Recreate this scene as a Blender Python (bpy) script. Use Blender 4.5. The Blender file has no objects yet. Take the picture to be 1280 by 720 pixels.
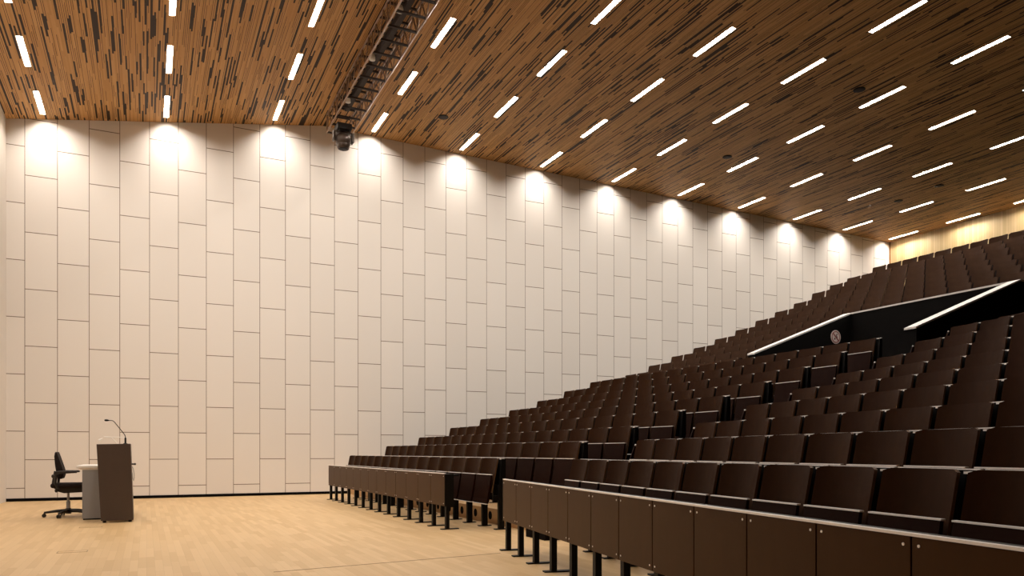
import bpy, bmesh, math, random
from mathutils import Vector, Matrix

random.seed(7)
C = bpy.context.scene.collection
PI = math.pi
R = math.radians

# ---------------------------------------------------------------- materials
MATS = {}

def new_mat(name):
    m = bpy.data.materials.new(name)
    m.use_nodes = True
    MATS[name] = m
    return m, m.node_tree.nodes, m.node_tree.links, m.node_tree.nodes['Principled BSDF']

def mth(nodes, links, op, a, b=None):
    n = nodes.new('ShaderNodeMath')
    n.operation = op
    for i, v in enumerate((a, b)):
        if v is None:
            continue
        if isinstance(v, (int, float)):
            n.inputs[i].default_value = v
        else:
            links.new(v, n.inputs[i])
    return n.outputs[0]

def mixc(nodes, links, fac, a, b):
    n = nodes.new('ShaderNodeMix')
    n.data_type = 'RGBA'
    for sock, v in ((n.inputs[0], fac), (n.inputs[6], a), (n.inputs[7], b)):
        if isinstance(v, (int, float)):
            sock.default_value = v
        elif isinstance(v, tuple):
            sock.default_value = (*v, 1)
        else:
            links.new(v, sock)
    return n.outputs[2]

def plain(name, col, rough=0.5, metal=0.0, var=0.08, scale=30, spec=0.5, stretch=(1, 1, 1)):
    """a surface with faint procedural variation of tone"""
    m, N, L, B = new_mat(name)
    tc = N.new('ShaderNodeTexCoord')
    mp = N.new('ShaderNodeMapping')
    mp.inputs['Scale'].default_value = stretch
    L.new(tc.outputs['Object'], mp.inputs[0])
    no = N.new('ShaderNodeTexNoise')
    no.inputs['Scale'].default_value = scale
    no.inputs['Detail'].default_value = 3
    L.new(mp.outputs[0], no.inputs['Vector'])
    dark = tuple(c * (1 - var) for c in col)
    lite = tuple(min(1, c * (1 + var)) for c in col)
    L.new(mixc(N, L, no.outputs[0], dark, lite), B.inputs['Base Color'])
    B.inputs['Roughness'].default_value = rough
    B.inputs['Metallic'].default_value = metal
    B.inputs['Specular IOR Level'].default_value = spec
    return m

def emit(name, col, strength):
    m, N, L, B = new_mat(name)
    B.inputs['Base Color'].default_value = (*col, 1)
    B.inputs['Emission Color'].default_value = (*col, 1)
    B.inputs['Emission Strength'].default_value = strength
    return m

def xyz(N, L):
    tc = N.new('ShaderNodeTexCoord')
    s = N.new('ShaderNodeSeparateXYZ')
    L.new(tc.outputs['Object'], s.inputs[0])
    return s.outputs

def wnoise(N, L, *socks):
    n = N.new('ShaderNodeTexWhiteNoise')
    n.noise_dimensions = '3D'
    c = N.new('ShaderNodeCombineXYZ')
    for i, s in enumerate(socks):
        if isinstance(s, (int, float)):
            c.inputs[i].default_value = s
        else:
            L.new(s, c.inputs[i])
    L.new(c.outputs[0], n.inputs['Vector'])
    return n.outputs['Value']

PANEL_U0, PANEL_W, PANEL_H = -2.327, 0.5978, 1.2125

def wall_panel_mat():
    m, N, L, B = new_mat('white_wall_panels')
    X, Y, Z = xyz(N, L)
    a = mth(N, L, 'DIVIDE', mth(N, L, 'SUBTRACT', X, PANEL_U0), PANEL_W)
    col = mth(N, L, 'FLOOR', a)
    fx = mth(N, L, 'FRACT', a)
    odd = mth(N, L, 'MODULO', mth(N, L, 'ADD', col, 100), 2)
    off = mth(N, L, 'SUBTRACT', 0.885, mth(N, L, 'MULTIPLY', odd, 0.605))
    b = mth(N, L, 'DIVIDE', mth(N, L, 'SUBTRACT', Z, off), PANEL_H)
    row = mth(N, L, 'FLOOR', b)
    fz = mth(N, L, 'FRACT', b)
    ex = mth(N, L, 'MULTIPLY', mth(N, L, 'MINIMUM', fx, mth(N, L, 'SUBTRACT', 1, fx)), PANEL_W)
    ez = mth(N, L, 'MULTIPLY', mth(N, L, 'MINIMUM', fz, mth(N, L, 'SUBTRACT', 1, fz)), PANEL_H)
    joint = mth(N, L, 'MAXIMUM', mth(N, L, 'LESS_THAN', ex, 0.006), mth(N, L, 'LESS_THAN', ez, 0.0075))
    rnd = wnoise(N, L, col, row, 1.0)
    base = mixc(N, L, rnd, (0.725, 0.675, 0.62), (0.765, 0.715, 0.66))
    L.new(mixc(N, L, joint, base, (0.16, 0.11, 0.07)), B.inputs['Base Color'])
    B.inputs['Roughness'].default_value = 0.55
    B.inputs['Specular IOR Level'].default_value = 0.3
    return m

def ceiling_mat():
    m, N, L, B = new_mat('slatted_timber_ceiling')
    X, Y, Z = xyz(N, L)
    W = 0.030
    a = mth(N, L, 'DIVIDE', X, W)
    i = mth(N, L, 'FLOOR', a)
    f = mth(N, L, 'FRACT', a)
    r1 = wnoise(N, L, i, 3.0, 0.0)
    ln = mth(N, L, 'ADD', 0.45, mth(N, L, 'MULTIPLY', wnoise(N, L, i, 9.0, 2.0), 0.9))
    b = mth(N, L, 'ADD', mth(N, L, 'DIVIDE', Y, ln), mth(N, L, 'MULTIPLY', r1, 37))
    j = mth(N, L, 'FLOOR', b)
    r2 = wnoise(N, L, i, j, 5.0)
    r3 = wnoise(N, L, i, j, 8.0)
    gap = mth(N, L, 'LESS_THAN', r2, 0.18)
    # narrow open joint along one edge of many slats
    thin = mth(N, L, 'MULTIPLY', mth(N, L, 'LESS_THAN', f, 0.24), mth(N, L, 'LESS_THAN', r3, 0.5))
    dark = mth(N, L, 'MAXIMUM', gap, thin)
    n = N.new('ShaderNodeTexNoise')
    n.inputs['Scale'].default_value = 1.0
    n.inputs['Detail'].default_value = 2
    tc = N.new('ShaderNodeTexCoord')
    mp = N.new('ShaderNodeMapping')
    mp.inputs['Scale'].default_value = (3.0, 0.6, 1)
    L.new(tc.outputs['Object'], mp.inputs[0])
    L.new(mp.outputs[0], n.inputs['Vector'])
    w1 = mixc(N, L, wnoise(N, L, i, j, 2.0), (0.47, 0.25, 0.082), (0.60, 0.345, 0.135))
    w2 = mixc(N, L, mth(N, L, 'MULTIPLY', n.outputs[0], 0.5), w1, (0.38, 0.18, 0.052))
    L.new(mixc(N, L, dark, w2, (0.030, 0.014, 0.006)), B.inputs['Base Color'])
    B.inputs['Roughness'].default_value = 0.6
    B.inputs['Specular IOR Level'].default_value = 0.25
    return m

def floor_mat(name='oak_strip_floor', W=0.07, along_y=True, c1=(0.53, 0.345, 0.160), c2=(0.62, 0.425, 0.220)):
    m, N, L, B = new_mat(name)
    X, Y, Z = xyz(N, L)
    a = mth(N, L, 'DIVIDE', X, W)
    i = mth(N, L, 'FLOOR', a)
    f = mth(N, L, 'FRACT', a)
    r1 = wnoise(N, L, i, 3.0, 0.0)
    b = mth(N, L, 'ADD', mth(N, L, 'DIVIDE', Y, 0.75), mth(N, L, 'MULTIPLY', r1, 31))
    j = mth(N, L, 'FLOOR', b)
    fb = mth(N, L, 'FRACT', b)
    base = mixc(N, L, wnoise(N, L, i, j, 4.0), c1, c2)
    line = mth(N, L, 'MAXIMUM', mth(N, L, 'LESS_THAN', f, 0.03), mth(N, L, 'LESS_THAN', fb, 0.004))
    L.new(mixc(N, L, mth(N, L, 'MULTIPLY', line, 0.35), base, (0.25, 0.13, 0.05)), B.inputs['Base Color'])
    B.inputs['Roughness'].default_value = 0.42
    B.inputs['Specular IOR Level'].default_value = 0.35
    return m

def back_wall_mat():
    m, N, L, B = new_mat('pale_vertical_boards')
    X, Y, Z = xyz(N, L)
    a = mth(N, L, 'DIVIDE', Y, 0.085)
    i = mth(N, L, 'FLOOR', a)
    f = mth(N, L, 'FRACT', a)
    base = mixc(N, L, wnoise(N, L, i, 1.0, 1.0), (0.50, 0.36, 0.17), (0.64, 0.48, 0.26))
    L.new(mixc(N, L, mth(N, L, 'MULTIPLY', mth(N, L, 'LESS_THAN', f, 0.10), 0.5), base, (0.3, 0.17, 0.06)), B.inputs['Base Color'])
    B.inputs['Roughness'].default_value = 0.5
    return m

WALL = wall_panel_mat()
CEIL = ceiling_mat()
FLOOR = floor_mat()
STEP = floor_mat('oak_step_boards', 0.09, True, (0.50, 0.30, 0.135), (0.60, 0.38, 0.19))
BACKW = back_wall_mat()
SEATW = plain('dark_stained_plywood', (0.0225, 0.0068, 0.0010), 0.45, 0, 0.22, 3, 0.045, (6, 6, 1.2))
SEATU = plain('lighter_brown_upper_seat', (0.040, 0.0180, 0.0088), 0.7, 0, 0.28, 9, 0.08)  # lighter brown for the seats above the cross aisle
EDGEW = plain('plywood_edge', (0.12, 0.068, 0.034), 0.5, 0, 0.15, 20, 0.2)
DESKW = plain('dark_stained_desk_panel', (0.047, 0.0178, 0.0028), 0.42, 0, 0.15, 3, 0.13, (5, 5, 1.0))
REDW = plain('reddish_stained_board', (0.011, 0.0026, 0.0009), 0.55, 0, 0.2, 4, 0.04)
BLACK = plain('black_powder_coated_steel', (0.004, 0.0035, 0.0035), 0.5, 0, 0.2, 20, 0.16)
BLACKWALL = plain('black_painted_board', (0.003, 0.0022, 0.002), 0.8, 0, 0.2, 6, 0.08)
DARKSTEP = plain('shade_darkened_steps', (0.006, 0.004, 0.0035), 0.9, 0, 0.3, 40, 0.05)  # aisle shade put into the colour of the higher steps, likely timber
ALU = plain('brushed_aluminium', (0.90, 0.87, 0.84), 0.38, 0.1, 0.04, 60)
CAP = plain('pale_grey_parapet_capping', (0.74, 0.71, 0.68), 0.45, 0.0, 0.05, 8)
TRUSS = plain('dull_truss_tube', (0.30, 0.19, 0.12), 0.45, 0.7, 0.15, 20)
TRUSSB = plain('blackened_truss_bar', (0.035, 0.022, 0.016), 0.6, 0.2, 0.2, 20, 0.3)
SLOTM = plain('brown_timber_strip', (0.26, 0.12, 0.045), 0.7, 0, 0.2, 12, 0.2, (8, 1, 1))  # plain brown for the narrow strip in the wall corner
HOUS = plain('white_lamp_housing', (0.85, 0.82, 0.76), 0.5, 0, 0.03, 10)
LAMP = emit('warm_white_tube', (1.0, 0.925, 0.835), 196.0)
LECT = plain('dark_brown_laminate', (0.060, 0.040, 0.031), 0.42, 0, 0.14, 3, 0.5, (3, 3, 0.6))
GREY = plain('blue_grey_laminate', (0.29, 0.285, 0.29), 0.5, 0, 0.05, 6)
WHITE = plain('white_laminate', (0.80, 0.77, 0.72), 0.4, 0, 0.03, 6)
CHAIRF = plain('dark_brown_fabric', (0.016, 0.010, 0.008), 0.85, 0, 0.25, 90, 0.2)
PLASTIC = plain('black_plastic', (0.012, 0.009, 0.008), 0.45, 0, 0.1, 20)
HEADM = plain('bronze_black_lamp_shell', (0.060, 0.040, 0.028), 0.30, 0.3, 0.2, 12)
SIGNW = plain('white_sign_face', (0.80, 0.66, 0.62), 0.6, 0, 0.03, 10)
SIGNR = plain('dull_red_sign_ink', (0.28, 0.07, 0.06), 0.6, 0, 0.05, 10)
SIGNK = plain('dark_sign_ink', (0.06, 0.03, 0.03), 0.6, 0, 0.05, 10)
REDBOX = plain('red_exit_sign_face', (0.70, 0.05, 0.03), 0.5, 0, 0.05, 10)
BRASSL = plain('dull_floor_lid_rim', (0.30, 0.20, 0.11), 0.5, 0.3, 0.1, 20)
WOODWALL = plain('brown_timber_wall', (0.20, 0.10, 0.045), 0.6, 0, 0.2, 5, 0.3, (1, 6, 0.6))
FRONTW = plain('white_painted_front_wall', (0.78, 0.73, 0.67), 0.6, 0, 0.03, 3)

# ---------------------------------------------------------------- mesh helpers
def bx(bm, x0, x1, y0, y1, z0, z1, mi=0):
    vs = [bm.verts.new((x, y, z)) for z in (z0, z1) for y in (y0, y1) for x in (x0, x1)]
    for f in ((0, 2, 3, 1), (4, 5, 7, 6), (0, 1, 5, 4), (2, 6, 7, 3), (0, 4, 6, 2), (1, 3, 7, 5)):
        bm.faces.new([vs[i] for i in f]).material_index = mi
    return vs

def prism(bm, pts, axis, lo, hi, mi=0):
    """outline pts (2-D) extruded along axis: 'y' takes (x, z), 'x' takes (y, z), 'z' takes (x, y)"""
    def mk(p, t):
        return {'y': (p[0], t, p[1]), 'x': (t, p[0], p[1]), 'z': (p[0], p[1], t)}[axis]
    a = [bm.verts.new(mk(p, lo)) for p in pts]
    b = [bm.verts.new(mk(p, hi)) for p in pts]
    n = len(pts)
    bm.faces.new(a).material_index = mi
    bm.faces.new(b[::-1]).material_index = mi
    for i in range(n):
        bm.faces.new((a[i], b[i], b[(i + 1) % n], a[(i + 1) % n])).material_index = mi

def tube(bm, pts, r, seg=8, mi=0):
    pts = [Vector(p) for p in pts]
    rr = r if isinstance(r, (list, tuple)) else [r] * len(pts)
    rings = []
    for k, p in enumerate(pts):
        d = (pts[min(k + 1, len(pts) - 1)] - pts[max(k - 1, 0)]).normalized()
        up = Vector((0, 0, 1)) if abs(d.z) < 0.95 else Vector((1, 0, 0))
        s = d.cross(up).normalized()
        t = s.cross(d)
        rings.append([bm.verts.new(p + (s * math.cos(2 * PI * q / seg) + t * math.sin(2 * PI * q / seg)) * rr[k]) for q in range(seg)])
    for a, b in zip(rings, rings[1:]):
        for q in range(seg):
            bm.faces.new((a[q], a[(q + 1) % seg], b[(q + 1) % seg], b[q])).material_index = mi
    bm.faces.new(rings[0][::-1]).material_index = mi
    bm.faces.new(rings[-1]).material_index = mi

def lathe(bm, prof, cx=0, cy=0, seg=16, mi=0):
    """prof: list of (radius, z)"""
    rings = []
    for r, z in prof:
        rings.append([bm.verts.new((cx + r * math.cos(2 * PI * q / seg), cy + r * math.sin(2 * PI * q / seg), z)) for q in range(seg)])
    for a, b in zip(rings, rings[1:]):
        for q in range(seg):
            bm.faces.new((a[q], a[(q + 1) % seg], b[(q + 1) % seg], b[q])).material_index = mi
    bm.faces.new(rings[0][::-1]).material_index = mi
    bm.faces.new(rings[-1]).material_index = mi

def ball(bm, c, rx, ry, rz, seg=14, rings=9, mi=0):
    m = Matrix.Translation(c) @ Matrix.Diagonal((rx, ry, rz, 1))
    r = bmesh.ops.create_uvsphere(bm, u_segments=seg, v_segments=rings, radius=1, matrix=m)
    for v in r['verts']:
        for f in v.link_faces:
            f.material_index = mi

def obj(name, bm, mats, parent=None, bevel=0.0, smooth=False):
    bmesh.ops.recalc_face_normals(bm, faces=bm.faces)
    me = bpy.data.meshes.new(name)
    bm.to_mesh(me)
    bm.free()
    for m in (mats if isinstance(mats, (list, tuple)) else [mats]):
        me.materials.append(m)
    if smooth:
        for p in me.polygons:
            p.use_smooth = True
    o = bpy.data.objects.new(name, me)
    C.objects.link(o)
    if parent:
        o.parent = parent
    if bevel:
        b = o.modifiers.new('bevel', 'BEVEL')
        b.width = bevel
        b.segments = 2
        b.limit_method = 'ANGLE'
    return o

def BM():
    return bmesh.new()

def tag(o, label, cat, group=None):
    o['label'] = label
    o['category'] = cat
    if group:
        o['group'] = group
    return o

def thing(name, label, cat, loc=(0, 0, 0), rotz=0.0, group=None):
    o = bpy.data.objects.new(name, None)
    o.empty_display_size = 0.1
    C.objects.link(o)
    o.location = loc
    o.rotation_euler = (0, 0, rotz)
    return tag(o, label, cat, group)

def struct(name, bm, mats, **k):
    o = obj(name, bm, mats, **k)
    o['kind'] = 'structure'
    return o

def dup(root, loc, rot, label, group):
    r = root.copy()
    C.objects.link(r)
    r.location = loc
    r.rotation_euler = rot
    r['label'] = label
    r['group'] = group
    for ch in list(root.children):
        c = ch.copy()
        C.objects.link(c)
        c.parent = r
        for g in list(ch.children):
            d = g.copy()
            C.objects.link(d)
            d.parent = c
    return r

ORD = ('zeroth first second third fourth fifth sixth seventh eighth ninth tenth eleventh twelfth thirteenth fourteenth '
       'fifteenth sixteenth seventeenth eighteenth nineteenth twentieth').split()

def od(n):
    if n <= 20:
        return ORD[n]
    return 'twenty-' + ORD[n - 20]

# ---------------------------------------------------------------- the hall's measures (metres)
EYE = 1.05
D = 18.89            # white side wall
UF = -2.66           # front wall
UB = 24.84           # back wall
NR = -4.0            # side wall beyond the frame
SLOT0, SLOT1 = 3.96, 3.96
def zl(u): return 8.53 + 0.167 * u
def zr(u): return 9.26 - 0.0173 * u

ANG = R(10.5)
SA, CA = math.sin(ANG), math.cos(ANG)
ZTOP = [.97, 1.19, 1.40, 1.64, 1.87, 2.11, 2.37, 2.65, 2.92, 3.16, 3.46, 3.76, 4.05, 4.36, 4.68, 5.02, 5.35, 5.68, 6.07, 6.40, 6.71, 7.19]
UROW = [4.33 + .805 * k for k in range(9)] + [11.9 + .79 * k for k in range(12)] + [21.8]
PROW = [2.93, 3.78, 4.63, 5.43, 6.21, 7.0, 7.79, 8.58, 9.37] + [10.5 + .79 * k for k in range(12)] + [20.3]
BACKH = .97
FZ = [z - BACKH for z in ZTOP]
def ur(perp, n): return (perp + SA * n) / CA

NJ = 7.775           # fold between the straight and the turned part of the terrace
V0, V1, VU0, VU1 = 8.90, 12.54, 12.10, 15.12      # entrance recess

# ---------------------------------------------------------------- setting
def build_setting():
    b = BM()
    bx(b, UF, UB, NR, D, -.1, 0)
    struct('floor', b, FLOOR)

    # stepped seating terrace
    b = BM()
    for k in range(1, 22):
        z0, z1 = (FZ[k - 1] if k > 1 else 0.0), FZ[k]
        u = UROW[k - 1] + .24
        if k == 9: u = UROW[9] - .5
        if k == 21: u = UROW[21] - .55
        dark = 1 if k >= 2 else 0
        spans = [(NJ, D)] if k < 9 else [(V1 + .1, D), (V0 - .1, V1 + .1), (NJ, V0 - .1)]
        for si, (n0, n1) in enumerate(spans):
            uu = max(u, VU1 + .1) if (k >= 9 and si == 1) else u
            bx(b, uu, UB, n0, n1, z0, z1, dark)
        p = PROW[k - 1] + .24
        if k == 9: p = PROW[9] - .5
        a0, a1 = ur(p, NJ), ur(p, NR)
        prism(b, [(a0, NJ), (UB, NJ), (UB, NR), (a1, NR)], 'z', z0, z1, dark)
    # half steps in the dark aisle between the two blocks
    for k in range(1, 9):
        u = UROW[k - 1] + .24
        zz = FZ[k - 1] if k > 1 else 0
        bx(b, u - .33, u + .01, 7.80, 8.30, zz, (zz + FZ[k]) / 2, 1)
    struct('floor_terrace', b, [STEP, DARKSTEP])

    # round ventilation holes in the lowest riser: dark discs set into it
    hole_mat = BLACKWALL
    for i in range(17):
        n = 8.45 + .551 * i
        if n > 17.3: break
        b = BM()
        pts = [(n + .062 * math.cos(t * PI / 10), .115 + .062 * math.sin(t * PI / 10)) for t in range(20)]
        prism(b, pts, 'x', UROW[0] + .236, UROW[0] + .246)
        o = struct('trim_vent', b, hole_mat)

    b = BM()
    bx(b, UF, UB, D, D + .2, 0, 10)
    struct('wall_left', b, WALL)
    b = BM()
    bx(b, UF, UB, D - .012, D, 0, .065)
    struct('baseboard_left', b, BLACKWALL)
    b = BM()
    bx(b, UB, UB + .2, NR, D, 0, 9.4)
    struct('wall_back', b, BACKW)
    b = BM()
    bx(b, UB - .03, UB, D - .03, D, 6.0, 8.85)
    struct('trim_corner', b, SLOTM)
    b = BM()
    bx(b, UF - .2, UF, 8.5, D, 0, 9)
    bx(b, UF - .2, UF, NR, 8.5, 0, 9, 1)  # unseen stretch; tones split here to steer bounce light onto stage and seats
    struct('wall_front', b, [FRONTW, WOODWALL])
    b = BM()
    bx(b, UF, UB, NR - .2, NR, 0, 10)
    struct('wall_right', b, WOODWALL)
    # joint line across the stage boards
    b = BM()
    prism(b, [(1.0, 6.80), (3.30, 7.035), (3.30, 7.05), (1.0, 6.815)], 'z', 0.0, .002)
    struct('trim_floor_joint', b, BRASSL)

LU = [-1.97, .40, 2.76, 5.17, 7.57, 10.0, 12.4, 14.83, 17.27, 19.7, 22.1, 24.5]
LN = [18.05, 15.86, 13.66, 11.48, 9.28, 7.08, 4.88, 2.68]
HW, HL = .047, .56

def light_spots():
    out = []
    for i, u in enumerate(LU):
        for j, n in enumerate(LN):
            if i >= 11: 
                u = 24.45
            if j >= 5 and i >= 3: continue
            if j >= 7: continue
            if j >= 7: continue
            out.append((i, j, u, n))
    return out

def build_ceiling():
    b = BM()
    for (u0, u1, zf, cols) in ((UF, SLOT0, zl, LU[:3]), (SLOT1, UB, zr, LU[3:])):
        cols = [min(c, 24.45) for c in cols]
        us = sorted({u0, u1} | {c - HW for c in cols} | {c + HW for c in cols})
        ns = sorted({NR, D} | {n - HL for n in LN} | {n + HL for n in LN})
        spots = {(round(s[2], 2), s[1]) for s in light_spots()}
        for a, c in zip(us, us[1:]):
            for e, f in zip(ns, ns[1:]):
                mu, mn = (a + c) / 2, (e + f) / 2
                if c - a < .12 and f - e < 1.2 and any(abs(mu - s[2]) < .02 and abs(mn - s[3]) < .02 for s in light_spots()):
                    continue
                b.faces.new([b.verts.new(p) for p in ((a, e, zf(a)), (a, f, zf(a)), (c, f, zf(c)), (c, e, zf(c)))])
    bmesh.ops.remove_doubles(b, verts=b.verts, dist=1e-4)
    struct('ceiling', b, CEIL)

def col_name(i):
    if i == 0: return 'in the line nearest the stage wall'
    if i == 1: return 'in the middle line before the truss'
    if i == 2: return 'in the line just before the truss'
    if i == 3: return 'in the line just past the truss'
    return 'in the %s line past the truss' % od(i - 2)

def build_lights():
    proto = None
    th = None
    for (i, j, u, n) in light_spots():
        left = i < 3
        z = zl(u) if left else zr(u)
        rot = (0, -math.atan(.167) if left else math.atan(.0173), 0)
        lab = 'recessed linear ceiling light, %s from white side wall, %s' % (od(j + 1), col_name(i))
        if proto is None:
            proto = thing('ceiling_light', lab, 'ceiling light', (u, n, z), 0, 'linear lights recessed in the timber ceiling')
            proto.rotation_euler = rot
            b = BM()
            h = .036
            w, l = HW + .002, HL + .002
            bx(b, -w - .01, -w, -l - .01, l + .01, -.004, h)
            bx(b, w, w + .01, -l - .01, l + .01, -.004, h)
            bx(b, -w, w, -l - .01, -l, -.004, h)
            bx(b, -w, w, l, l + .01, -.004, h)
            bx(b, -w - .01, w + .01, -l - .01, l + .01, h, h + .01)
            obj('housing', b, HOUS, proto)
            b = BM()
            e = .031
            b.faces.new([b.verts.new(p) for p in ((-.036, -.54, e), (-.036, .54, e), (.036, .54, e), (.036, -.54, e))])
            obj('lamp_tube', b, LAMP, proto)
        else:
            dup(proto, (u, n, z), rot, lab, 'linear lights recessed in the timber ceiling')
    # small dark loudspeakers let into the boards
    labs = ['small round dark ceiling speaker nearest the truss end',
            'small round dark ceiling speaker high in the middle of the boards',
            'small round dark ceiling speaker in the middle boards near the white wall',
            'small round dark ceiling speaker second from the back wall corner',
            'small round dark ceiling speaker rightmost by the back boards']
    sp = None
    for (u, n), lab in zip(((6.45, 17.01), (14.08, 11.46), (14.09, 15.64), (21.11, 15.75), (20.99, 14.33)), labs):
        z = zr(u)
        if sp is None:
            sp = thing('ceiling_speaker', lab, 'speaker', (u, n, z), 0, 'round ceiling speakers')
            b = BM()
            lathe(b, [(.0, .0), (.125, .0), (.125, -.012), (.105, -.016)][1:], seg=20)
            obj('rim', b, BLACK, sp)
            b = BM()
            lathe(b, [(.10, -.014), (.10, -.019), (.06, -.023)], seg=20)
            obj('grille', b, TRUSSB, sp)
        else:
            dup(sp, (u, n, z), (0, 0, 0), lab, 'round ceiling speakers')

def build_truss():
    t = thing('lighting_truss', 'long dark metal lattice lighting truss hung in the ceiling recess', 'truss', (0, 0, 0))
    u0, u1, z0, z1 = 3.88, 4.44, 8.70, 9.11
    n0, n1 = 3.0, 18.05
    for (u, z) in ((u0, z0), (u1, z0), (u0, z1), (u1, z1)):
        b = BM()
        tube(b, [(u, n0, z), (u, n1, z)], .019, 10)
        obj('chord', b, TRUSS, t, smooth=True)
    step = .5
    cnt = int((n1 - n0) / step)
    for u in (u0, u1):
        b = BM()
        for k in range(cnt):
            a = n1 - k * step
            tube(b, [(u, a, z0), (u, a - step / 2, z1)], .0135, 6)
            tube(b, [(u, a - step / 2, z1), (u, a - step, z0)], .0135, 6)
            if k % 2 == 0:
                tube(b, [(u, a, z0), (u, a, z1)], .0135, 6)
        obj('side_lattice', b, TRUSS, t)
    for z in (z0, z1):
        for k in range(cnt + 1):
            a = n1 - k * step
            b = BM()
            bx(b, u0, u1, a - .02, a + .02, z - .018, z + .018)
            obj('cross_bar', b, TRUSSB, t)
    b = BM()
    bx(b, 4.11, 4.21, n0, n1 - .8, z0 + .22, z0 + .30)
    bx(b, 4.08, 4.24, n0, n1 - .8, z0 + .30, z0 + .315)
    obj('cable_tray', b, TRUSSB, t)
    b = BM()
    for k in range(8):
        a = n1 - .6 - k * 2.0
        tube(b, [(4.16, a, z1 - .02), (4.16, a, 9.18)], .012, 8)
    obj('hanger_rods', b, TRUSSB, t)
    # the big moving head lamp below the end of the truss
    h = thing('stage_spotlight', 'large round dark moving-head spotlight hanging under the truss end', 'spotlight', (4.13, 17.45, 8.70))
    b = BM()
    bx(b, -.17, .17, -.17, .17, -.17, -.03)
    bx(b, -.12, .12, -.12, .12, -.20, -.17)
    obj('base_box', b, PLASTIC, h, bevel=.02)
    b = BM()
    for s in (-1, 1):
        tube(b, [(s * .08, 0, -.04), (s * .08, 0, .03)], .018, 8)
    obj('clamp', b, BLACK, h)
    b = BM()
    for s in (-1, 1):
        prism(b, [(s * .19, -.20), (s * .25, -.22), (s * .25, -.40), (s * .215, -.44), (s * .19, -.40)], 'y', -.07, .07)
    bx(b, -.25, .25, -.07, .07, -.235, -.195)
    obj('yoke', b, HEADM, h, bevel=.012)
    b = BM()
    ball(b, (0, 0, -.38), .185, .19, .17, 20, 14)
    lathe(b, [(.15, -.44), (.155, -.50), (.13, -.575), (.12, -.58)], seg=20)
    hd = obj('lamp_head', b, HEADM, h, smooth=True)
    b = BM()
    lathe(b, [(.11, -.578), (.11, -.585), (.06, -.592)], seg=20)
    obj('lens', b, BLACK, hd)
    # small fittings clipped inside the truss
    first = None
    for n, lab in ((16.55, 'small pale clip lamp inside the truss nearest the side wall'),
                   (14.55, 'small pale clip lamp inside the truss, middle of three'),
                   (12.75, 'small pale clip lamp inside the truss at the picture top')):
        if first is None:
            first = thing('clip_lamp', lab, 'lamp', (4.02, n, 8.87), 0, 'pale clip lamps in the truss')
            b = BM()
            lathe(b, [(.02, .06), (.045, .05), (.06, .0), (.06, -.06), (.05, -.065)], seg=14)
            obj('shade', b, WHITE, first, smooth=True)
            b = BM()
            tube(b, [(0, 0, .05), (.03, 0, .12), (.09, 0, .13)], .012, 8)
            obj('bracket', b, BLACK, first)
        else:
            dup(first, (4.02, n, 8.87), (0, 0, 0), lab, 'pale clip lamps in the truss')

# ---------------------------------------------------------------- seats
def backrest_bm(p, w_gap=.058, z0=.50, z1=BACKH, lean=.095):
    b = BM()
    w = p - w_gap
    nu, nv = 12, 8
    th = .020
    fr, bk = [], []
    r = .013
    for i in range(nu + 1):
        s = i / nu
        y = .054 + w * s
        d = min(s, 1 - s) * w
        drop = r - math.sqrt(max(0, r * r - (r - d) ** 2)) if d < r else 0
        zt = z1 - drop
        cf, cb = [], []
        for j in range(nv + 1):
            t = j / nv
            z = z0 + drop * .6 + (zt - z0 - drop * .6) * t
            q = (z - z0) / (z1 - z0)
            x = -lean * (1 - q) - .05 * (2 * s - 1) ** 2
            cf.append(b.verts.new((x, y, z)))
            cb.append(b.verts.new((x + th, y, z)))
        fr.append(cf)
        bk.append(cb)
    for i in range(nu):
        for j in range(nv):
            b.faces.new((fr[i][j], fr[i + 1][j], fr[i + 1][j + 1], fr[i][j + 1])).smooth = True
            b.faces.new((bk[i][j], bk[i][j + 1], bk[i + 1][j + 1], bk[i + 1][j])).smooth = True

    def rim(a, c, d, e):
        f = b.faces.new([b.verts.new(v.co) for v in (a, c, d, e)])
        f.material_index = 1
    for i in range(nu):
        rim(fr[i][nv], fr[i + 1][nv], bk[i + 1][nv], bk[i][nv])
        rim(fr[i][0], bk[i][0], bk[i + 1][0], fr[i + 1][0])
    for i in (0, nu):
        for j in range(nv):
            rim(fr[i][j], fr[i][j + 1], bk[i][j + 1], bk[i][j])
    return b

def pan_bm(p):
    b = BM()
    prism(b, [(-.215, .365), (-.19, .35), (-.17, .39), (-.125, .733), (-.145, .738), (-.20, .42)], 'y', .056, p - .012)
    return b

def pan_edge_bm(p, top):
    b = BM()
    if top:
        bx(b, -.148, -.122, .05, p - .008, .738, .746)
    else:
        bx(b, -.218, -.186, .05, p - .008, .342, .350)
    return b

def leg_bm():
    b = BM()
    prism(b, [(-.05, 0), (.03, 0), (.03, .40), (.035, .955), (-.01, .955), (-.055, .42)], 'y', .003, .050)
    bx(b, -.13, .06, .010, .042, .40, .46)
    return b

def foot_bm():
    b = BM()
    bx(b, -.10, .09, .001, .075, 0, .012)
    return b

def hinge_bm():
    b = BM()
    bx(b, -.022, .032, .004, .048, .950, .961)
    return b

def tablet_bm(p):
    b = BM()
    prism(b, [(.038, .60), (.052, .60), (.054, .966), (.040, .966)], 'y', .012, p - .012)
    return b

def tablet_edge_bm(p):
    b = BM()
    bx(b, .036, .058, .012, p - .012, .966, .9725)
    return b

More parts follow.
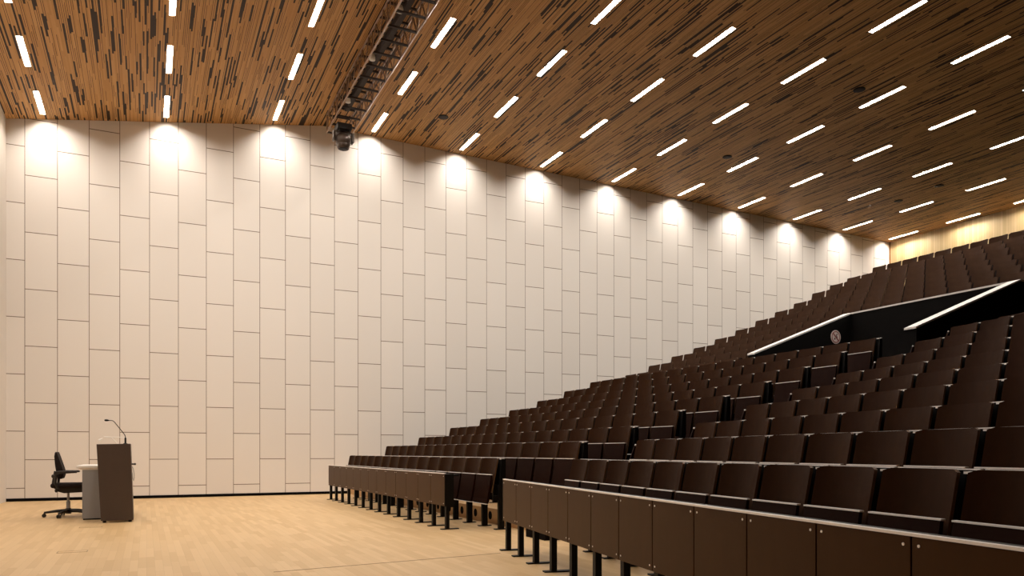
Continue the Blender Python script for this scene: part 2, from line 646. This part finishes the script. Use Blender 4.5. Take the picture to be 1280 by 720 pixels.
def make_seat(p, full=True):
    t = thing('tip_up_seat', 'x', 'seat')
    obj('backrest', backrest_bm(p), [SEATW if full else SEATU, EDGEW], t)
    s = obj('seat_pan', pan_bm(p), REDW, t)
    if full:
        obj('edge_strip', pan_edge_bm(p, True), ALU, s)['label'] = 'aluminium edge strip'
        obj('edge_strip', pan_edge_bm(p, False), ALU, s)['label'] = 'aluminium edge strip'
    l = obj('leg', leg_bm(), BLACK, t)
    if full:
        obj('foot_plate', foot_bm(), BLACK, l)
        obj('hinge_cap', hinge_bm(), ALU, l)['label'] = 'aluminium hinge cap'
        w = obj('writing_tablet', tablet_bm(p), BLACK, t)
        obj('edge_strip', tablet_edge_bm(p), ALU, w)['label'] = 'aluminium edge strip'
    return t

CS, SN = math.cos(R(26)), math.sin(R(26))
def project(u, n, z):
    cz = u * SN + n * CS
    cx = u * CS - n * SN
    return 640 + 937 * cx / cz, 565 - 937 * (z - EYE) / cz, cz

PL, PR = .551, .515

def seat_spots():
    """(block, row, index from aisle or wall, u, n of seat's origin edge, z floor, rotation)"""
    out = []
    for k in range(22):
        if k == 0:
            ns = [9.17 + PL * i for i in range(15)]
        elif k < 9:
            ns = [8.36 + PL * i for i in range(16)]
        elif k < 14:
            top = 8.36 + PL * 16
            ns = [top - PL * (i + 1) for i in range(8)][::-1]
        else:
            top = 8.36 + PL * 16
            ns = []
            i = 0
            while True:
                n = top - PL * (i + 1)
                if n < UROW[k] / 1.765 - 1.6: break
                ns.append(n)
                i += 1
            ns = ns[::-1]
        for i, n in enumerate(ns):
            idx = i + 1 if k < 9 else len(ns) - i
            out.append(('L', k, idx, UROW[k], n, FZ[k], 0.0))
    for k in range(10):
        n = 7.19
        i = 0
        p = PROW[k]
        while True:
            nn = n - PR * CA * (i + 1)          # origin at the camera-side end of the seat
            u = ur(p, nn)
            # stop one seat past the right edge of the view
            edge = ur(p, n - PR * CA * i)
            x = project(edge, n - PR * CA * i, ZTOP[k])
            if x[2] < 1.2 or x[0] > 1420: break
            out.append(('R', k, i + 1, u, nn, FZ[k], -ANG))
            i += 1
            if k == 9 and i >= 1: break
    return out

def seat_label(b, k, i):
    if b == 'L' and k < 9:
        return 'dark wooden tip-up seat, %s from the aisle in %s row, left block' % (od(i), od(k + 1))
    if b == 'R' and k < 9:
        return 'dark wooden tip-up seat, %s from the aisle in %s row, right block' % (od(i), od(k + 1))
    if b == 'R':
        return 'dark wooden tip-up seat at the right edge beside the entrance recess'
    return 'brown tip-up seat, %s from white side wall, %s row above cross aisle' % (od(i), od(k - 8))

def build_seats():
    spots = seat_spots()
    def size(s):
        x, y, z = project(s[3], s[4] + .25, s[5] + .9)
        return (x < 1310, -z)
    spots.sort(key=size, reverse=True)
    near, far = spots[:300], spots[300:]
    protos = {}
    for s in near:
        b, k, i, u, n, z, rot = s
        key = ('L' if b == 'L' else 'R', k < 9)
        grp = 'tip-up seats of the left block' if (b == 'L' and k < 9) else ('tip-up seats of the right block' if k < 9 else 'tip-up seats above the cross aisle')
        lab = seat_label(b, k, i)
        if key not in protos:
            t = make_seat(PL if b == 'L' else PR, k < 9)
            t.location = (u, n, z)
            t.rotation_euler = (0, 0, rot)
            t['label'] = lab
            t['group'] = grp
            protos[key] = t
        else:
            dup(protos[key], (u, n, z), (0, 0, rot), lab, grp)
    if far:
        big = BM()
        for s in far:
            b, k, i, u, n, z, rot = s
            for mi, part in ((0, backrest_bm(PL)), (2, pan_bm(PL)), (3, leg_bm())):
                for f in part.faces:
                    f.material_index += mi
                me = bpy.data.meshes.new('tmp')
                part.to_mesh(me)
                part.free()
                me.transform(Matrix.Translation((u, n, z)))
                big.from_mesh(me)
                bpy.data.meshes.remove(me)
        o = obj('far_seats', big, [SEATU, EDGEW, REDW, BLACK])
        o['kind'] = 'stuff'
        tag(o, 'brown tip-up seats of the highest rows at the back', 'seats')
    return len(spots)

def build_desks():
    # long front desks with board fronts
    def desk(name, label, loc, rot, p, count, off, end_hi):
        t = thing(name, label, 'desk', loc, rot, 'front row desks')
        for i in range(count):
            b = BM()
            bx(b, -.012, .012, off + p * i + .004, off + p * (i + 1) - .004, .318, .752)
            fp = obj('front_panel', b, DESKW, t, bevel=.002)
            for y in (off + p * i + .035, off + p * (i + 1) - .035):
                for z in (.352, .722):
                    b = BM()
                    pts = [(y + .006 * math.cos(q * PI / 4), z + .006 * math.sin(q * PI / 4)) for q in range(8)]
                    prism(b, pts, 'x', -.0145, -.011)
                    obj('screw_head', b, ALU, fp)['label'] = 'bright screw head'
        for i in range(count + 1):
            y = off + p * i
            y = min(max(y, off + .03), off + p * count - .03)
            b = BM()
            bx(b, .013, .063, y - .028, y + .028, .0, .735)
            bx(b, .055, .14, y - .022, y + .022, .30, .36)
            lg = obj('leg', b, BLACK, t)
            b = BM()
            bx(b, -.05, .20, y - .035, y + .035, 0, .012)
            obj('foot_plate', b, BLACK, lg)
        for i in range(count):
            b = BM()
            bx(b, .013, .20, off + p * i + .002, off + p * (i + 1) - .002, .722, .744)
            sh = obj('writing_shelf', b, BLACK, t)
            b = BM()
            bx(b, -.015, .012, off + p * i + .001, off + p * (i + 1) - .001, .7535, .764)
            obj('edge_strip', b, ALU, sh)['label'] = 'aluminium edge strip'
        b = BM()
        y = off if not end_hi else off + p * count
        prism(b, [(-.012, .31), (.12, .34), (.12, .752), (-.012, .752)], 'y', y - (.012 if not end_hi else 0), y + (.012 if end_hi else 0))
        obj('end_board', b, BLACK, t)['label'] = 'black end board at the aisle'
        return t
    desk('lecture_desk', 'long dark wooden front desk of thirteen panels on black legs, by the white wall',
         (3.63, 9.5, 0), 0, .5515, 13, 0, False)
    a = R(10.4)
    p = .5075
    cnt = 13
    n0, u0 = 7.245, 3.44
    L = p * cnt
    desk('lecture_desk', 'long dark wooden front desk in the right foreground with bright metal edge',
         (u0 - math.sin(a) * L, n0 - math.cos(a) * L, 0), -a, p, cnt, 0, True)

def build_aisle():
    # reddish end boards at the aisle end of the right block rows
    proto = None
    for k in range(1, 9):
        n = 7.225
        u = ur(PROW[k], n)
        lab = 'reddish wooden end board with two metal studs, %s row of right block' % od(k + 1)
        if proto is None:
            proto = thing('row_end_panel', lab, 'end panel', (u, n, FZ[k]), -ANG, 'reddish row end boards')
            b = BM()
            prism(b, [(-.15, .40), (.03, .40), (.05, .90), (-.06, .90), (-.13, .72)], 'y', .0, .022)
            obj('board', b, REDW, proto)
            b = BM()
            for x in (-.045, .03):
                ball(b, (x, .012, .91), .013, .013, .012, 10, 6)
            obj('studs', b, ALU, proto)['label'] = 'bright metal studs'
            b = BM()
            bx(b, -.07, -.02, 0, .02, 0, .37)
            obj('leg', b, BLACK, proto)
        else:
            dup(proto, (u, n, FZ[k]), (0, 0, -ANG), lab, 'reddish row end boards')

def build_vomitory():
    zt0, zt1 = 3.245, 4.375
    w = .22
    def zt(u): return zt0 + (zt1 - zt0) * (u - VU0) / (VU1 - VU0)
    b = BM()
    # flank walls with sloping tops, back wall
    for n0, n1 in ((V1, V1 + w), (V0 - w + .0, V0)):
        prism(b, [(VU0, 1.95), (VU1 + w, 1.95), (VU1 + w, zt(VU1) - .035), (VU1, zt(VU1) - .035), (VU0, zt(VU0) - .035)], 'y', n0, n1)
    bx(b, VU1, VU1 + w, V0, V1, 1.95, zt1 - .035)
    struct('wall_entrance', b, BLACKWALL)
    b = BM()
    for n0, n1 in ((V1 - .005, V1 + w), (V0 - w - .005, V0 + .005)):
        prism(b, [(VU0 - .02, zt(VU0) - .035), (VU1, zt1 - .035), (VU1 + w, zt1 - .035), (VU1 + w, zt1), (VU1, zt1), (VU0 - .02, zt(VU0))], 'y', n0, n1)
    bx(b, VU1 - .005, VU1 + w, V0, V1, zt1 - .035, zt1)
    struct('trim_capping', b, CAP)
    # round prohibition sign on the inside of the flank wall
    s = thing('prohibition_sign', 'round white prohibition sign with red ring on the black entrance wall', 'sign', (14.60, V1 - .002, 3.76))
    def disc(r, y0, y1, mat, nm, par, ring=None):
        b = BM()
        if ring is None:
            prism(b, [(r * math.cos(2 * PI * q / 32), r * math.sin(2 * PI * q / 32)) for q in range(32)], 'y', y0, y1)
        else:
            for q in range(32):
                a0, a1 = 2 * PI * q / 32, 2 * PI * (q + 1) / 32
                prism(b, [(r * math.cos(a0), r * math.sin(a0)), (r * math.cos(a1), r * math.sin(a1)),
                          (ring * math.cos(a1), ring * math.sin(a1)), (ring * math.cos(a0), ring * math.sin(a0))], 'y', y0, y1)
        return obj(nm, b, mat, par)
    disc(.160, -.010, .0, SIGNW, 'plate', s)
    disc(.138, -.013, -.010, SIGNR, 'red_ring', s, ring=.118)
    b = BM()
    prism(b, [(-.098, .072), (-.078, .092), (.098, -.078), (.078, -.098)], 'y', -.0145, -.0105)
    obj('red_slash', b, SIGNR, s)
    b = BM()
    prism(b, [(-.062, -.052), (-.030, -.072), (-.012, -.040), (-.040, -.018)], 'y', -.0125, -.0102)
    prism(b, [(-.005, .052), (.012, .062), (.055, -.01), (.036, -.02)], 'y', -.0125, -.0102)
    prism(b, [(.02, .072), (.05, .082), (.062, .06), (.032, .05)], 'y', -.0125, -.0102)
    obj('pictogram', b, SIGNK, s)
    # red sign on the back wall over the last row
    e = thing('exit_sign', 'small red sign with white mark on the pale back wall', 'sign', (UB - .001, 18.24, 7.92))
    b = BM()
    bx(b, -.03, 0, -.10, .10, -.11, .11)
    obj('sign_box', b, REDBOX, e)
    b = BM()
    prism(b, [(-.045, -.03), (-.045, .055), (.045, .055), (.045, -.03), (.02, -.03), (.02, -.06), (-.02, -.06), (-.02, -.03)], 'x', -.033, -.030)
    obj('white_mark', b, HOUS, e)

def build_stage():
    # lectern: leaning side boards, seen from its side
    t = thing('lectern', 'tall dark brown lectern standing on the stage before the white wall', 'lectern', (-.40, 12.62, 0))
    n0, n1 = 0.0, .62
    b = BM()
    prism(b, [(-.205, .03), (.225, .03), (.185, 1.175), (-.262, 1.165)], 'y', n0, n0 + .022)
    obj('side_panel', b, LECT, t, bevel=.003)
    b = BM()
    prism(b, [(-.205, .03), (.225, .03), (.185, 1.175), (-.262, 1.165)], 'y', n1 - .022, n1)
    obj('side_panel', b, LECT, t, bevel=.003)
    b = BM()
    prism(b, [(.203, .03), (.225, .03), (.185, 1.172), (.163, 1.172)], 'y', n0 + .022, n1 - .022)
    obj('front_panel', b, LECT, t)
    b = BM()
    prism(b, [(-.262, 1.14), (.165, 1.15), (.165, 1.172), (-.262, 1.162)], 'y', n0 + .022, n1 - .022)
    obj('sloping_top', b, LECT, t)
    b = BM()
    bx(b, -.20, .2, n0 + .022, n1 - .022, .60, .62)
    obj('shelf', b, LECT, t)
    for (x, y) in ((-.16, .04), (.18, .04), (-.16, .58), (.18, .58)):
        b = BM()
        lathe(b, [(.022, 0), (.024, .005), (.024, .031)], x, y, 10)
        obj('foot', b, BLACK, t)
    b = BM()
    tube(b, [(.198, .06, .868), (.235, .06, .868)], .012, 8)
    ball(b, (.245, .06, .868), .017, .017, .017, 10, 7)
    obj('knob', b, PLASTIC, t)
    b = BM()
    tube(b, [(.205, .05, .83), (.222, .045, .80), (.235, .04, .72), (.236, .04, .66), (.226, .045, .615), (.214, .05, .66), (.21, .05, .74)], .005, 6)
    obj('cable_loop', b, GREY, t, smooth=True)
    # gooseneck microphone on the lectern
    m = thing('microphone', 'thin black gooseneck microphone standing on top of the dark lectern', 'microphone', (-.285, 12.76, 1.1735))
    b = BM()
    lathe(b, [(.03, 0), (.03, .006), (.013, .012), (.013, .085), (.009, .095)], seg=12)
    obj('base', b, BLACK, m, smooth=False)
    b = BM()
    tube(b, [(0, 0, .08), (0, 0, .11), (-.012, 0, .14), (-.04, 0, .18), (-.09, 0, .25), (-.145, 0, .325), (-.165, 0, .345), (-.19, 0, .35), (-.225, 0, .35)], .0055, 8)
    obj('gooseneck', b, BLACK, m, smooth=True)
    b = BM()
    tube(b, [(-.22, 0, .35), (-.235, 0, .351), (-.262, 0, .352), (-.28, 0, .352)], [.008, .014, .016, .010], 10)
    obj('microphone_head', b, BLACK, m, smooth=True)
    # desk behind the lectern
    d = thing('desk', 'white topped desk with blue-grey side panel behind the lectern', 'desk', (-.55, 13.30, 0))
    b = BM()
    bx(b, -.34, .25, 0, .025, .02, .775)
    obj('side_panel', b, GREY, d)['label'] = 'blue-grey side panel'
    b = BM()
    bx(b, -.34, .25, 1.45, 1.475, .02, .775)
    obj('side_panel', b, GREY, d)['label'] = 'blue-grey side panel'
    b = BM()
    bx(b, .20, .22, .025, 1.45, .25, .775)
    obj('back_panel', b, GREY, d)
    b = BM()
    bx(b, -.42, .27, -.02, 1.50, .80, .838)
    obj('desktop', b, WHITE, d, bevel=.004)['label'] = 'white desktop'
    b = BM()
    bx(b, -.38, -.10, -.005, .03, .776, .799)
    bx(b, -.38, -.10, 1.445, 1.48, .776, .799)
    bx(b, .0, .25, -.005, .03, .776, .799)
    bx(b, .0, .25, 1.445, 1.48, .776, .799)
    obj('top_bracket', b, ALU, d)['label'] = 'metal bracket under the desktop'
    b = BM()
    bx(b, -.33, .24, .003, .022, 0, .021)
    bx(b, -.33, .24, 1.453, 1.472, 0, .021)
    obj('plinth', b, BLACK, d)
    # thin pale swing arm on the desk
    a = thing('desk_lamp', 'thin pale swing-arm lamp on the white desk behind the lectern', 'lamp', (-.42, 13.9, .838))
    b = BM()
    lathe(b, [(.06, 0), (.06, .012), (.02, .02), (.012, .03), (.010, .35)], seg=14)
    obj('base', b, WHITE, a)
    b = BM()
    tube(b, [(0, 0, .34), (-.10, -.02, .455), (-.20, -.03, .46)], .008, 8)
    tube(b, [(-.10, -.02, .455), (.14, -.02, .455)], .006, 8)
    obj('arm', b, WHITE, a)
    b = BM()
    tube(b, [(-.27, -.03, .40), (-.22, -.03, .43)], [.022, .012], 10)
    tube(b, [(.07, -.02, .43), (.13, -.02, .445)], [.010, .012], 10)
    obj('lamp_shade', b, WHITE, a)
    # office chair, in profile facing the desk
    c = thing('office_chair', 'dark office swivel chair on castors pushed up to the white desk', 'chair', (-1.14, 14.10, 0))
    b = BM()
    for q in range(5):
        an = PI + q * 2 * PI / 5
        tube(b, [(0, 0, .10), (.17 * math.cos(an), .17 * math.sin(an), .095), (.335 * math.cos(an), .335 * math.sin(an), .075)], [.032, .024, .017], 8)
    lathe(b, [(.045, .05), (.045, .13), (.03, .14)], seg=14)
    base = obj('star_base', b, PLASTIC, c, smooth=True)
    for q in range(5):
        an = PI + q * 2 * PI / 5
        cx, cy = .335 * math.cos(an), .335 * math.sin(an)
        b = BM()
        for s in (-1, 1):
            ax = Vector((-math.sin(an), math.cos(an), 0))
            c0 = Vector((cx, cy, .03))
            tube(b, [c0 + ax * (.008 * s), c0 + ax * (.024 * s)], .03, 14)
        tube(b, [(cx, cy, .03), (cx, cy, .075)], .009, 8)
        obj('castor', b, PLASTIC, c)
    b = BM()
    lathe(b, [(.030, .12), (.030, .25), (.018, .255), (.018, .40)], seg=14)
    obj('gas_column', b, [GREY], c, smooth=False)
    b = BM()
    prism(b, [(-.05, .385), (.28, .40), (.29, .44), (.22, .475), (-.15, .475), (-.19, .43)], 'y', -.10, .10)
    tube(b, [(-.15, -.14, .425), (-.15, -.20, .425)], .022, 10)
    obj('mechanism', b, PLASTIC, c, bevel=.01)
    b = BM()
    bx(b, -.23, .26, -.235, .235, .475, .55)
    o = obj('seat', b, CHAIRF, c, bevel=.03)
    b = BM()
    outline = []
    prof = [(-.13, .62), (-.15, .72), (-.168, .85), (-.178, .98), (-.168, 1.045), (-.148, 1.055), (-.128, 1.0), (-.09, .88), (-.055, .76), (-.05, .68), (-.07, .62)]
    prism(b, prof, 'y', -.21, .21)
    obj('backrest', b, CHAIRF, c, bevel=.02)
    b = BM()
    tube(b, [(-.16, 0, .46), (-.215, 0, .50), (-.20, 0, .60), (-.175, 0, .74)], .025, 8)
    for s in (-1, 1):
        tube(b, [(-.12, s * .22, .46), (-.16, s * .24, .55), (-.15, s * .24, .68)], .02, 8)
        tube(b, [(-.20, s * .20, .665), (-.12, s * .25, .665)], .028, 10)
    obj('back_bracket', b, PLASTIC, c)
    for s in (-1, 1):
        b = BM()
        prism(b, [(-.16, .66), (-.10, .70), (.14, .715), (.15, .735), (.13, .748), (-.10, .752), (-.17, .74)], 'y', s * .265 - .03, s * .265 + .03)
        obj('armrest', b, PLASTIC, c, bevel=.008)
    # flush floor sockets in the stage boards
    f0 = None
    for (u, n), lab in (((-.70, 12.0), 'flush floor socket lid in the boards just before the lectern'),
                        ((-.70, 9.13), 'flush floor socket lid in the boards at the picture bottom left')):
        if f0 is None:
            f0 = thing('floor_socket', lab, 'floor socket', (u, n, 0), 0, 'flush floor sockets')
            b = BM()
            for (x0, x1, y0, y1) in ((-.14, .14, -.075, -.067), (-.14, .14, .067, .075), (-.14, -.132, -.067, .067), (.132, .14, -.067, .067)):
                bx(b, x0, x1, y0, y1, 0, .002)
            obj('rim', b, BRASSL, f0)
            b = BM()
            bx(b, -.131, .131, -.066, .066, 0, .001)
            obj('lid', b, FLOOR, f0)
        else:
            dup(f0, (u, n, 0), (0, 0, 0), lab, 'flush floor sockets')

build_setting()
build_ceiling()
build_lights()
build_truss()
build_seats()
build_desks()
build_aisle()
build_vomitory()
build_stage()

# ---------------------------------------------------------------- camera and view
cam = bpy.data.cameras.new('camera')
co = bpy.data.objects.new('camera', cam)
C.objects.link(co)
co.location = (0, 0, EYE)
co.rotation_euler = (R(90), 0, -R(26))
cam.sensor_width = 36
cam.lens = 937 / 1280 * 36
cam.shift_y = 205 / 1280
cam.clip_start = .05
cam.clip_end = 100
bpy.context.scene.camera = co

w = bpy.data.worlds.new('world')
bpy.context.scene.world = w
w.use_nodes = True
w.node_tree.nodes['Background'].inputs[0].default_value = (0.02, 0.015, 0.01, 1)
w.node_tree.nodes['Background'].inputs[1].default_value = 0.3

sc = bpy.context.scene
sc.view_settings.view_transform = 'Standard'
sc.view_settings.look = 'None'
sc.view_settings.gamma = 1.0
sc.view_settings.use_curve_mapping = False
sc.view_settings.exposure = 0.0
sc.cycles.use_denoising = True
sc.cycles.max_bounces = 8
sc.cycles.diffuse_bounces = 5
sc.cycles.sample_clamp_indirect = 6.0
